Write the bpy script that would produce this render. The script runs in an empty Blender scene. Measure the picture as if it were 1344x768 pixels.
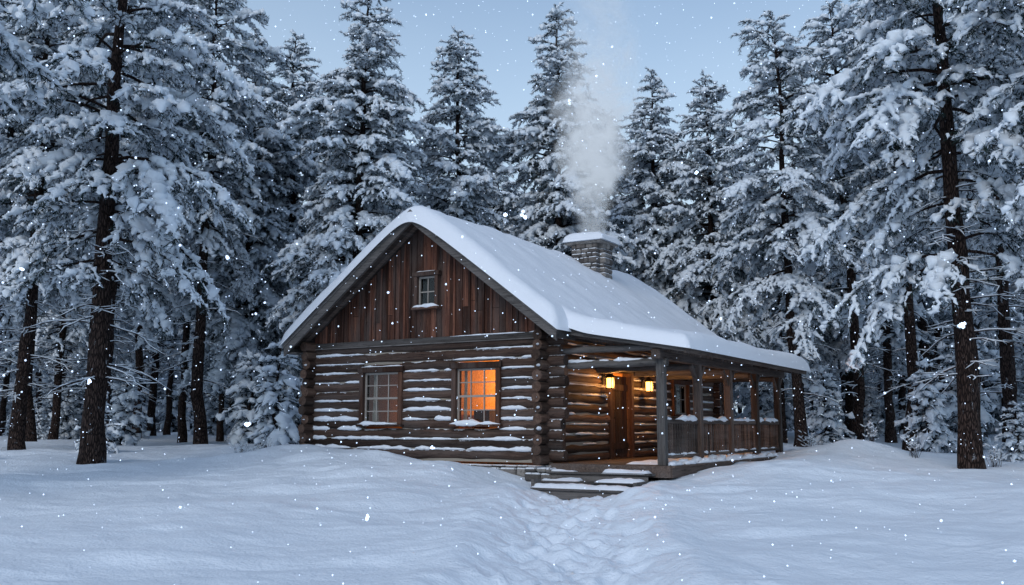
import bpy, math, numpy as np
from mathutils import Vector
rng=np.random.default_rng(7)
D=bpy.data
scene=bpy.context.scene
scene.view_settings.view_transform='Standard'
scene.view_settings.look='None'
scene.view_settings.exposure=0
rad=math.radians

# ------------------------------------------------------------ noise helpers
_perm=np.random.default_rng(3).random((256,256))
def vnoise(x,y):
    xi=np.floor(x).astype(int); yi=np.floor(y).astype(int)
    fx=x-xi; fy=y-yi
    fx=fx*fx*(3-2*fx); fy=fy*fy*(3-2*fy)
    g=lambda a,b:_perm[a%256,b%256]
    return (g(xi,yi)*(1-fx)+g(xi+1,yi)*fx)*(1-fy)+(g(xi,yi+1)*(1-fx)+g(xi+1,yi+1)*fx)*fy
def fbm(x,y,o=4):
    s=0;a=.5
    for i in range(o):
        s=s+a*(vnoise(x+13.7*i,y+7.1*i)-.5); x=x*2.03;y=y*2.03;a*=.5
    return s*2
def sstep(x,a,b):
    t=np.clip((x-a)/(b-a),0,1); return t*t*(3-2*t)

# ------------------------------------------------------------ materials
def newmat(name):
    m=D.materials.new(name); m.use_nodes=True
    nt=m.node_tree; nt.nodes.clear()
    out=nt.nodes.new('ShaderNodeOutputMaterial')
    return m,nt,out
def N(nt,t,**k):
    n=nt.nodes.new(t)
    for a,b in k.items():
        if a.startswith('i_'): n.inputs[a[2:].replace('_',' ')].default_value=b
        else: setattr(n,a,b)
    return n
def ramp(nt,stops):
    r=nt.nodes.new('ShaderNodeValToRGB'); e=r.color_ramp.elements
    while len(e)<len(stops): e.new(.5)
    for i,(p,c) in enumerate(stops):
        e[i].position=p; e[i].color=(*c,1)
    return r
def mixc(nt,a,b,f,mode='MIX'):
    m=nt.nodes.new('ShaderNodeMix'); m.data_type='RGBA'; m.blend_type=mode
    for sock,v in ((m.inputs[0],f),(m.inputs[6],a),(m.inputs[7],b)):
        if isinstance(v,bpy.types.NodeSocket): nt.links.new(v,sock)
        elif isinstance(v,(int,float)): sock.default_value=v
        else: sock.default_value=(*v,1)
    return m.outputs[2]
def math_(nt,op,a,b=None,clamp=False):
    m=nt.nodes.new('ShaderNodeMath'); m.operation=op; m.use_clamp=clamp
    for i,v in enumerate((a,b)):
        if v is None: continue
        if isinstance(v,bpy.types.NodeSocket): nt.links.new(v,m.inputs[i])
        else: m.inputs[i].default_value=v
    return m.outputs[0]
def maprange(nt,v,a,b,c=0,d=1):
    m=nt.nodes.new('ShaderNodeMapRange'); m.interpolation_type='SMOOTHSTEP'
    nt.links.new(v,m.inputs[0])
    for i,x in enumerate((a,b,c,d)): m.inputs[i+1].default_value=x
    return m.outputs[0]
def noise(nt,scale,vec=None,detail=4,rough=.55):
    n=N(nt,'ShaderNodeTexNoise',i_Scale=scale,i_Detail=detail,i_Roughness=rough)
    if vec is not None: nt.links.new(vec,n.inputs['Vector'])
    return n.outputs['Fac']
def objvec(nt,s=(1,1,1)):
    t=nt.nodes.new('ShaderNodeTexCoord'); m=nt.nodes.new('ShaderNodeMapping')
    m.inputs['Scale'].default_value=s
    nt.links.new(t.outputs['Object'],m.inputs['Vector']); return m.outputs[0]
def bsdf(nt,out,col,rough=.7,bump=None,bs=.3,bd=.02,spec=.3):
    b=nt.nodes.new('ShaderNodeBsdfPrincipled')
    if isinstance(col,bpy.types.NodeSocket): nt.links.new(col,b.inputs['Base Color'])
    else: b.inputs['Base Color'].default_value=(*col,1)
    b.inputs['Roughness'].default_value=rough
    b.inputs['Specular IOR Level'].default_value=spec
    if bump is not None:
        bn=nt.nodes.new('ShaderNodeBump'); bn.inputs['Strength'].default_value=bs; bn.inputs['Distance'].default_value=bd
        nt.links.new(bump,bn.inputs['Height']); nt.links.new(bn.outputs[0],b.inputs['Normal'])
    nt.links.new(b.outputs[0],out.inputs['Surface']); return b

def m_snow(name,scale=14,bs=.35,bd=.03,col=(.82,.86,.92),rough=.6):
    m,nt,out=newmat(name); v=objvec(nt)
    n1=noise(nt,scale,v,4,.6); n2=noise(nt,scale*9,v,2)
    h=math_(nt,'ADD',n1,math_(nt,'MULTIPLY',n2,.25))
    c=mixc(nt,tuple(x*.95 for x in col),col,n1)
    bsdf(nt,out,c,rough,h,bs,bd,.2); return m
SNOW=m_snow('snow')
GSNOW=m_snow('ground_snow',2.6,.7,.085,(.79,.86,.94))
def m_tsnow(name,col):
    m,nt,out=newmat(name)
    d=N(nt,'ShaderNodeBsdfDiffuse'); n=noise(nt,6,objvec(nt),2)
    nt.links.new(mixc(nt,tuple(x*.84 for x in col),col,n),d.inputs[0]); nt.links.new(d.outputs[0],out.inputs[0]); return m
TSNOW=m_tsnow('tree_snow',(.80,.87,.94))

def m_simple(name,c,rough=.7,var=.3):
    m,nt,out=newmat(name)
    g=nt.nodes.new('ShaderNodeNewGeometry')
    n=noise(nt,7,objvec(nt),2)
    c1=mixc(nt,tuple(x*(1-var) for x in c),tuple(min(1,x*(1+var)) for x in c),g.outputs['Random Per Island'])
    c2=mixc(nt,c1,tuple(x*.7 for x in c),math_(nt,'MULTIPLY',n,.4))
    bsdf(nt,out,c2,rough); return m
def m_dif(name,c,var):
    m,nt,out=newmat(name); g=nt.nodes.new('ShaderNodeNewGeometry'); d=N(nt,'ShaderNodeBsdfDiffuse')
    nt.links.new(mixc(nt,tuple(x*(1-var) for x in c),tuple(min(1,x*(1+var)) for x in c),g.outputs['Random Per Island']),d.inputs[0])
    nt.links.new(d.outputs[0],out.inputs[0]); return m
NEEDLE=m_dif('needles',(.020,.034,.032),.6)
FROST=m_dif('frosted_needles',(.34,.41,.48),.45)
NEEDLE_F=m_dif('needles_haze_tint',(.042,.066,.085),.5)  # distance haze put into the colour: paler, bluer needles
def m_bark(name,c1,c2):
    m,nt,out=newmat(name); v=objvec(nt,(9,9,2.0))
    n=noise(nt,2.2,v,6,.7); vo=N(nt,'ShaderNodeTexVoronoi',i_Scale=2.5); vo.feature='DISTANCE_TO_EDGE'; nt.links.new(v,vo.inputs['Vector'])
    e=maprange(nt,vo.outputs['Distance'],0,.25)
    c=mixc(nt,c1,c2,n); c=mixc(nt,tuple(x*.35 for x in c1),c,e)
    s=noise(nt,1.6,objvec(nt,(3,3,1.4)),6,.75)
    sf=maprange(nt,s,.62,.68)
    c=mixc(nt,c,(.72,.77,.84),math_(nt,'MULTIPLY',sf,.6))
    bsdf(nt,out,c,.9,math_(nt,'ADD',n,e),.9,.04,.1); return m
BARK=m_bark('bark',(.035,.025,.024),(.105,.072,.06))
TWIG=m_dif('twig_bark',(.045,.036,.034),.4)

def m_wood(name,axis,c_lo,c_mid,c_hi,grey=(.17,.155,.15),greyamt=.5,snowtop=0.0,frost=0.0,var=(.45,1.5)):
    m,nt,out=newmat(name)
    s={'x':(.35,7,7),'y':(7,.35,7),'z':(7,7,.35)}[axis]
    v=objvec(nt,s); n=noise(nt,3,v,7,.68)
    big=noise(nt,1.1,objvec(nt,tuple((x+1)*.35 for x in s)),4)
    g=nt.nodes.new('ShaderNodeNewGeometry'); isl=g.outputs['Random Per Island']
    r=ramp(nt,[(.25,c_lo),(.5,c_mid),(.78,c_hi)]); nt.links.new(n,r.inputs[0])
    hsv=nt.nodes.new('ShaderNodeHueSaturation'); nt.links.new(r.outputs[0],hsv.inputs['Color'])
    nt.links.new(maprange(nt,isl,0,1,*var),hsv.inputs['Value'])
    c=mixc(nt,hsv.outputs[0],grey,math_(nt,'MULTIPLY',maprange(nt,big,.42,.68),greyamt))
    cr=noise(nt,9,v,3,.8); c=mixc(nt,c,tuple(x*.2 for x in c_lo),maprange(nt,cr,.56,.66,0,.85))
    h=math_(nt,'ADD',n,cr)
    if snowtop>0:
        sx=nt.nodes.new('ShaderNodeSeparateXYZ'); nt.links.new(g.outputs['Normal'],sx.inputs[0])
        nz=noise(nt,3.5,objvec(nt),6,.7)
        f=math_(nt,'ADD',sx.outputs[2],math_(nt,'MULTIPLY',math_(nt,'SUBTRACT',nz,.5),1.6))
        f=maprange(nt,f,.86-snowtop,.98-snowtop)
        c=mixc(nt,c,(.78,.82,.88),f)
    if frost>0:
        nf=noise(nt,26,objvec(nt),4,.8)
        c=mixc(nt,c,(.6,.64,.7),maprange(nt,nf,.62,.74,0,frost))
    bsdf(nt,out,c,.8,h,.6,.012,.2); return m
LOGC=((.018,.011,.009),(.062,.037,.028),(.135,.088,.068))
LOGX=m_wood('log_wood_x','x',*LOGC,snowtop=.10,frost=.22,grey=(.12,.105,.098),greyamt=.4)
LOGY=m_wood('log_wood_y','y',(.026,.015,.011),(.078,.046,.034),(.16,.106,.076),greyamt=.2,grey=(.13,.115,.105),frost=.1)
GABLE=m_wood('gable_boards','z',(.016,.008,.006),(.092,.037,.024),(.20,.09,.053),grey=(.084,.063,.056),greyamt=.75,frost=.16,var=(.3,1.55))
GREYX=m_wood('grey_wood_x','x',(.04,.036,.034),(.095,.088,.084),(.16,.15,.145),greyamt=.5,frost=.2)
GREYY=m_wood('grey_wood_y','y',(.034,.025,.021),(.082,.06,.05),(.15,.112,.092),greyamt=.35,frost=.12)
POST=m_wood('post_wood','z',(.035,.024,.02),(.085,.058,.046),(.155,.112,.088),greyamt=.35,frost=.15)
POSTG=m_wood('post_grey','z',(.06,.055,.053),(.13,.12,.115),(.22,.21,.20),greyamt=.5,frost=.3)
FRAME=m_wood('frame_wood','z',(.025,.012,.008),(.075,.035,.022),(.13,.065,.04),greyamt=.25,frost=.1)
DOORM=m_wood('door_wood','z',(.02,.009,.006),(.06,.028,.018),(.10,.052,.033),greyamt=.1)
WHITEW=m_simple('sash_paint',(.34,.31,.28),.6,.15)
def m_stone():
    m,nt,out=newmat('stone'); v=objvec(nt,(3,3,4.5))
    n=noise(nt,4,v,6,.7); g=nt.nodes.new('ShaderNodeNewGeometry')
    r=ramp(nt,[(0,(.08,.072,.068)),(.5,(.18,.162,.15)),(1,(.30,.28,.26))]); nt.links.new(g.outputs['Random Per Island'],r.inputs[0])
    c=mixc(nt,r.outputs[0],(.06,.054,.05),maprange(nt,n,.4,.7,0,.6))
    sx=nt.nodes.new('ShaderNodeSeparateXYZ'); nt.links.new(g.outputs['Normal'],sx.inputs[0])
    f=math_(nt,'ADD',sx.outputs[2],math_(nt,'MULTIPLY',math_(nt,'SUBTRACT',n,.5),1.2))
    c=mixc(nt,c,(.78,.82,.88),maprange(nt,f,.5,.7))
    bsdf(nt,out,c,.9,n,.8,.03,.2); return m
STONE=m_stone()
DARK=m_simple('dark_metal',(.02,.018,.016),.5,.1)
CHINK=m_simple('chinking',(.32,.285,.24),.9,.15)
INT=m_wood('interior_wood','x',(.16,.08,.04),(.3,.17,.09),(.45,.27,.15),greyamt=0)
CURT=m_simple('curtain_cloth',(.5,.45,.40),.9,.2)
def m_glass():
    m,nt,out=newmat('window_glass')
    t=nt.nodes.new('ShaderNodeBsdfTransparent'); t.inputs[0].default_value=(.9,.92,.92,1)
    g=N(nt,'ShaderNodeBsdfGlossy',i_Roughness=.03); g.inputs[0].default_value=(.5,.5,.5,1)
    f=N(nt,'ShaderNodeFresnel',i_IOR=1.4); mx=nt.nodes.new('ShaderNodeMixShader')
    nt.links.new(f.outputs[0],mx.inputs[0]); nt.links.new(t.outputs[0],mx.inputs[1]); nt.links.new(g.outputs[0],mx.inputs[2])
    nt.links.new(mx.outputs[0],out.inputs['Surface']); return m
GLASS=m_glass()
def m_emit(name,c,s):
    m,nt,out=newmat(name); e=N(nt,'ShaderNodeEmission',i_Strength=s); e.inputs[0].default_value=(*c,1)
    nt.links.new(e.outputs[0],out.inputs['Surface']); return m
FLAME=m_emit('lantern_flame_glass',(1,.42,.08),9)

# ------------------------------------------------------------ mesh builder
class MB:
    def __init__(s): s.v=[];s.q=[];s.t=[];s.qm=[];s.tm=[];s.qs=[];s.ts=[];s.n=0
    def add(s,V,Q=None,T=None,m=0,smooth=False):
        V=np.asarray(V,float).reshape(-1,3)
        if Q is not None and len(Q):
            Q=np.asarray(Q,int).reshape(-1,4); s.q.append(Q+s.n); s.qm.append(np.full(len(Q),m) if np.ndim(m)==0 else m); s.qs.append(np.full(len(Q),smooth))
        if T is not None and len(T):
            T=np.asarray(T,int).reshape(-1,3); s.t.append(T+s.n); s.tm.append(np.full(len(T),m) if np.ndim(m)==0 else m); s.ts.append(np.full(len(T),smooth))
        s.v.append(V); s.n+=len(V)
    def arrays(s):
        z=lambda l,sh,dt: np.concatenate(l) if l else np.zeros(sh,dt)
        return dict(v=z(s.v,(0,3),float),q=z(s.q,(0,4),int),t=z(s.t,(0,3),int),qm=z(s.qm,(0,),int),tm=z(s.tm,(0,),int),qs=z(s.qs,(0,),bool),ts=z(s.ts,(0,),bool))
    def addarr(s,a,M=None,off=None):
        V=a['v'] if M is None else a['v']@M.T
        if off is not None: V=V+off
        s.v.append(V)
        s.q.append(a['q']+s.n); s.t.append(a['t']+s.n)
        s.qm.append(a['qm']);s.tm.append(a['tm']);s.qs.append(a['qs']);s.ts.append(a['ts'])
        s.n+=len(V)
    def box(s,x0,x1,y0,y1,z0,z1,m=0,j=0,bev=0.0):
        if bev>0:
            b=min(bev,(x1-x0)/3,(y1-y0)/3,(z1-z0)/3)
            c=[];X=(x0,x1);Y=(y0,y1);Z=(z0,z1);idx={}
            for i in (0,1):
                for k in (0,1):
                    for l in (0,1):
                        sx,sy,sz=(1,-1)[i],(1,-1)[k],(1,-1)[l]
                        for a in range(3):
                            p=[X[i]+sx*b,Y[k]+sy*b,Z[l]+sz*b]; p[a]=(X[i],Y[k],Z[l])[a]
                            idx[(i,k,l,a)]=len(c); c.append(p)
            Q=[];T=[]
            o=[(0,0),(1,0),(1,1),(0,1)]
            def I(a,sgn,u,v):
                t=[0,0,0]; t[a]=sgn; r=[q for q in range(3) if q!=a]; t[r[0]]=u; t[r[1]]=v; return idx[(t[0],t[1],t[2],a)]
            for a in range(3):
                for sg in (0,1):
                    f=[I(a,sg,*uv) for uv in o]
                    flip=(sg==0)^(a==1)
                    Q.append(f[::-1] if flip else f)
            for a in range(3):
                r=[q for q in range(3) if q!=a]
                for u in (0,1):
                    for v in (0,1):
                        t0=[0,0,0];t1=[0,0,0];t0[a]=0;t1[a]=1
                        t0[r[0]]=t1[r[0]]=u;t0[r[1]]=t1[r[1]]=v
                        Q.append([idx[(*t0,r[0])],idx[(*t0,r[1])],idx[(*t1,r[1])],idx[(*t1,r[0])]])
            for i in (0,1):
                for k in (0,1):
                    for l in (0,1): T.append([idx[(i,k,l,a)] for a in range(3)])
            V=np.array(c,float)
            if j: V+=rng.normal(0,j,3)
            s.add(V,Q,T,m); return
        V=np.array([[x,y,z] for z in (z0,z1) for y in (y0,y1) for x in (x0,x1)],float)
        if j: V+=rng.normal(0,j,V.shape)
        s.add(V,[[0,2,3,1],[4,5,7,6],[0,1,5,4],[2,6,7,3],[0,4,6,2],[1,3,7,5]],None,m)
    def beam(s,p0,p1,w,h,m=0,up=(0,0,1)):
        p0=np.array(p0,float);p1=np.array(p1,float);d=p1-p0;d/=np.linalg.norm(d)
        sd=np.cross(d,up);sd/=np.linalg.norm(sd);u=np.cross(sd,d)
        V=[]
        for p in (p0,p1):
            for a,b in ((-1,-1),(1,-1),(1,1),(-1,1)): V.append(p+sd*a*w/2+u*b*h/2)
        s.add(V,[[0,1,2,3],[7,6,5,4],[0,4,5,1],[1,5,6,2],[2,6,7,3],[3,7,4,0]],None,m)
    def tube(s,P,R,k=8,m=0,sq=1.0,jit=0,cap=False,smooth=True,ref=(0,0,1),capm=None):
        V,Q=tube(P,R,k,sq,jit,ref); n=len(V)
        s.add(V,Q,None,m,smooth)
        if cap:
            for st,c,fl in ((0,P[0],1),(n-k,P[-1],0)):
                ring=V[st:st+k]; VV=np.vstack([ring,[c]])
                T=[[i,(i+1)%k,k] if not fl else [(i+1)%k,i,k] for i in range(k)]
                s.add(VV,None,T,m if capm is None else capm)
    def obj(s,name,mats,parent=None,loc=None):
        a=s.arrays(); me=mesh_from(name,a,mats)
        o=D.objects.new(name,me); scene.collection.objects.link(o)
        if parent: o.parent=parent
        if loc is not None: o.location=loc
        return o
def mesh_from(name,a,mats):
    me=D.meshes.new(name)
    nq,ntr=len(a['q']),len(a['t'])
    me.vertices.add(len(a['v'])); me.vertices.foreach_set('co',a['v'].astype(np.float32).ravel())
    me.loops.add(nq*4+ntr*3); me.loops.foreach_set('vertex_index',np.concatenate([a['q'].ravel(),a['t'].ravel()]).astype(np.int32))
    me.polygons.add(nq+ntr)
    me.polygons.foreach_set('loop_start',np.concatenate([np.arange(nq)*4,nq*4+np.arange(ntr)*3]).astype(np.int32))
    for m in mats: me.materials.append(m)
    me.polygons.foreach_set('material_index',np.concatenate([a['qm'],a['tm']]).astype(np.int32))
    me.polygons.foreach_set('use_smooth',np.concatenate([a['qs'],a['ts']]).astype(bool))
    me.update(calc_edges=True); me.validate()
    return me
def tube(P,R,k,sq=1.0,jit=0,ref=(0,0,1)):
    P=np.asarray(P,float); R=np.broadcast_to(np.asarray(R,float),(len(P),))
    d=np.gradient(P,axis=0); d/=np.linalg.norm(d,axis=1)[:,None]+1e-9
    sd=np.cross(d,ref); sd/=np.linalg.norm(sd,axis=1)[:,None]+1e-9
    up=np.cross(sd,d)
    a=np.arange(k)*2*np.pi/k
    rr=R[:,None]*(1+(rng.normal(0,jit,(len(P),k)) if jit else 0))
    V=P[:,None,:]+rr[:,:,None]*(np.cos(a)[None,:,None]*sd[:,None,:]+sq*np.sin(a)[None,:,None]*up[:,None,:])
    n=len(P); i=np.arange(n-1)[:,None]*k; j=np.arange(k)[None,:]; j2=(j+1)%k
    Q=np.stack([i+j,i+j2,i+k+j2,i+k+j],-1).reshape(-1,4)
    return V.reshape(-1,3),Q
def grid(mb,X,Y,Z,m=0,smooth=True):
    ny,nx=X.shape; V=np.stack([X,Y,Z],-1).reshape(-1,3)
    i=np.arange(ny-1)[:,None]*nx; j=np.arange(nx-1)[None,:]
    Q=np.stack([i+j,i+j+1,i+nx+j+1,i+nx+j],-1).reshape(-1,4)
    mb.add(V,Q,None,m,smooth)

def empty(name,loc=(0,0,0),rz=0):
    o=D.objects.new(name,None); scene.collection.objects.link(o); o.location=loc; o.rotation_euler[2]=rz; o.empty_display_size=.5; return o

# ------------------------------------------------------------ house frame
CX,CY,TH=.76,21.0,rad(-31)
ct,st=math.cos(TH),math.sin(TH)
def to_local(X,Y): dx=X-CX;dy=Y-CY; return dx*ct+dy*st, -dx*st+dy*ct
def to_world(x,y): return CX+x*ct-y*st, CY+x*st+y*ct

# ------------------------------------------------------------ ground
pits=[]
for k in range(170):
    yy=5.5+k*.083; side=.27 if k%2 else -.27
    pits.append((side+rng.normal(0,.3),yy+rng.normal(0,.12),rng.uniform(.09,.17),rng.uniform(.03,.085)))
def path_x(Y): return np.interp(Y,[0,6,10,14,17,20],[.25,.45,.66,.8,1.0,1.35])
def ground_h(X,Y,fine=True):
    X=np.asarray(X,float);Y=np.asarray(Y,float)
    h=np.interp(Y,[-50,0,10,16,20,26,34,50,80,150,500],[.0,.05,.1,.26,.5,.72,.85,.95,1.15,1.5,3])
    h=h+.26*fbm(X*.22+5,Y*.22)*sstep(np.abs(X)+Y*.3,2,9)
    h=h+.10*fbm(X*.7,Y*.8,4)*sstep(Y,4,12)
    h=h+.14*np.maximum(0,fbm(X*.3+3,Y*1.1+8,3))
    lx,ly=to_local(X,Y)
    h=h+.36*np.exp(-((ly+1.3)/1.5)**2)*sstep(lx,-10,-7.5)*(1-sstep(lx,-1.5,-.1))*(1+.6*fbm(X*.6,Y*.6))
    h=h+.14*np.exp(-((ly+.5)/.6)**2)*sstep(lx,-9,-7)*(1-sstep(lx,-4.5,-2.0))
    h=h+.22*np.exp(-((lx-4.4)/1.2)**2)*sstep(ly,-.8,1.5)*(1-sstep(ly,9,12))*(1+.5*fbm(X*.7+9,Y*.7))
    h=h+.12*np.exp(-((lx-4.2)/1.3)**2-((ly-9.5)/1.8)**2)
    w=np.exp(-((lx-1.1)/1.6)**2-((ly+.9)/1.2)**2); h=h*(1-w)+.33*w
    xp=path_x(Y); on=(1-sstep(Y,19.4,20.6))
    e=(X-xp)/(.98+.16*fbm(Y*.8,X*0+2)+.14*fbm(X*2,Y*2))
    h=h-.20*np.exp(-np.abs(e)**3.5)*on+.09*np.exp(-((np.abs(e)-1.4)/.5)**2)*on*(1+fbm(X*1.5,Y*1.5))
    h=h+.12*fbm(X*3.0,Y*3.0,4)*np.exp(-(e/1.2)**4)*on
    if fine:
        for (ox,oy,r,dp) in pits:
            px=path_x(oy)+ox; d2=((X-px)/r)**2+((Y-oy)/(r*1.6))**2
            h=h-np.where(d2<9,dp*np.exp(-d2**1.3)-.3*dp*np.exp(-((np.sqrt(d2)-1.5)/.4)**2),0)
    inside=sstep(lx,-6.9,-6.5)*(1-sstep(lx,2.3,2.8))*sstep(ly,.0,.35)*(1-sstep(ly,10.3,10.8))
    h=h*(1-inside)+.15*inside
    return h
def gz(x,y): return float(ground_h(np.array([float(x)]),np.array([float(y)]),False)[0])
xs=np.concatenate([np.linspace(-400,-60,18)[:-1],np.linspace(-60,-16,60)[:-1],np.linspace(-16,-3,110)[:-1],np.linspace(-3,4,150)[:-1],np.linspace(4,16,110)[:-1],np.linspace(16,60,60)[:-1],np.linspace(60,400,18)])
ys=np.concatenate([np.linspace(-60,5,20)[:-1],np.linspace(5,22,330)[:-1],np.linspace(22,40,100)[:-1],np.linspace(40,110,70)[:-1],np.linspace(110,600,20)])
GX,GY=np.meshgrid(xs,ys)
mb=MB(); grid(mb,GX,GY,ground_h(GX,GY)); mb.obj('snow_ground',[GSNOW])

# ------------------------------------------------------------ TREES
def make_branch(L,seed,detail=1.0,snowy=1.0):
    r=np.random.default_rng(seed); mb=MB()
    n=9; t=np.linspace(0,1,n)
    rise=r.uniform(.0,.30); droop=r.uniform(.3,.6)
    lat=np.cumsum(r.normal(0,.035*L,n)); lat-=lat[0]
    ax=np.stack([L*t,lat,L*(rise*t-droop*t*t)],1)
    mb.tube(ax,.006+.016*L**.7*(1-t*.85),4,0)
    twigs=[(ax,1.0)]
    s=.125/detail; ts=np.arange(.25 if L>1.2 else .12,.99,s/L)
    def atp(P,u):
        u=u*(len(P)-1); i=int(min(u,len(P)-2)); f=u-i; return P[i]*(1-f)+P[i+1]*f, (P[i+1]-P[i])/np.linalg.norm(P[i+1]-P[i])
    ph=r.random()*6
    for i,u in enumerate(ts):
        sg=1 if i%2 else -1
        p,d=atp(ax,u)
        cl=.55+.6*max(0,math.sin(u*L*5+ph+sg))
        tl=(.42*L*(1-u)**.6*min(1,.45+u*1.6)+.14)*r.uniform(.6,1.15)*cl
        a=sg*rad(r.uniform(34,70)); dd=np.array([d[0]*math.cos(a)-d[1]*math.sin(a),d[0]*math.sin(a)+d[1]*math.cos(a),d[2]*.6+r.uniform(-.35,.22)]); dd/=np.linalg.norm(dd)
        tt=np.linspace(0,1,5)[:,None]; dr=r.uniform(.1,.6)
        P=p+dd*tl*tt+np.array([0,0,-dr*tl])*tt**2+np.array([d[0],d[1],0])*.2*tl*tt**2
        twigs.append((P,.75))
        mb.tube(P,np.linspace(.009,.004,5),3,0)
        if tl>.32:
            for u2 in np.arange(.3,.95,.17/detail/tl):
                q,e=atp(P,u2); b=(1 if r.random()<.5 else -1)*rad(r.uniform(35,65)); l2=r.uniform(.14,.3)*(1.2-u2*.5)*min(1.6,tl/.5)
                ee=np.array([e[0]*math.cos(b)-e[1]*math.sin(b),e[0]*math.sin(b)+e[1]*math.cos(b),e[2]+r.uniform(-.45,.1)]); ee/=np.linalg.norm(ee)
                t3=np.linspace(0,1,4)[:,None]
                twigs.append((q+ee*l2*t3+np.array([0,0,-.3*l2])*t3**2,.6))
    for P,w in twigs:
        ln=np.sum(np.linalg.norm(np.diff(P,axis=0),axis=1))
        st0=.35 if w==1.0 else 0.05
        k=int(ln*(1-st0)*46*detail)+3
        u=r.uniform(st0,1,k)*(len(P)-1); i=np.minimum(u.astype(int),len(P)-2); f=(u-i)[:,None]
        b=P[i]*(1-f)+P[i+1]*f; d=P[i+1]-P[i]; d/=np.linalg.norm(d,axis=1)[:,None]
        pr=r.normal(0,1,(k,3)); pr[:,2]=pr[:,2]*.8-.35; pr/=np.linalg.norm(pr,axis=1)[:,None]
        o=d*.75+pr; o/=np.linalg.norm(o,axis=1)[:,None]
        nl=r.uniform(.08,.17,k)[:,None]/detail**.3; wd=np.cross(o,r.normal(0,1,(k,3))); wd/=np.linalg.norm(wd,axis=1)[:,None]
        hw=r.uniform(.006,.013,k)[:,None]/detail**.6
        V=np.stack([b-wd*hw,b+wd*hw,b+o*nl],1).reshape(-1,3)
        mt=np.where((r.random(k)<.24*snowy)&(pr[:,2]>-.6),2,1)
        mb.add(V,None,np.arange(3*k).reshape(-1,3),mt)
    for P,w in twigs:
        if r.random()>(.95 if w==1.0 else .78 if w==.75 else .62)*snowy: continue
        ln=np.sum(np.linalg.norm(np.diff(P,axis=0),axis=1))
        a0=r.uniform(.2,.4) if w==1.0 else r.uniform(0,.25); a1=r.uniform(.93,1.04) if w<1 else 1.02
        m=max(4,int(ln*(a1-a0)/.07*min(1,detail))+3)
        u=np.linspace(a0,min(a1,1),m)*(len(P)-1); i=np.minimum(u.astype(int),len(P)-2); f=(u-i)[:,None]
        C=P[i]*(1-f)+P[i+1]*f
        base={1.0:.080,.75:.058,.6:.043}[w]*(.8+.2*min(L,2.5))*r.choice([.55,.85,1.15,1.7])/detail**.25
        R=base*(.35+1.3*r.random(m)**1.5); e=np.linspace(0,1,m); R=R*np.clip(np.minimum(e*5,(1-e)*5)+.0,0.08,1)**.5
        C=C+np.array([0,0,1])*(R*.45+.008)[:,None]+np.stack([r.normal(0,.022,m),r.normal(0,.022,m),r.normal(0,.008,m)],1)
        V,Q=tube(C,R,6 if detail>=.9 else 5,.72,.24)
        mb.add(V,Q,None,3,True)
    return mb.arrays()
LB=[.5,.9,1.4,2.0,2.8,3.6]
def lib(detail,snowy,nv,bins=LB,seed=0):
    return {L:[make_branch(L,seed+int(L*100)+k*7,detail,snowy) for k in range(nv)] for L in bins}
libH=lib(1.0,1.0,5)
libF=lib(.55,1.0,3,LB[:5],500)
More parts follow.
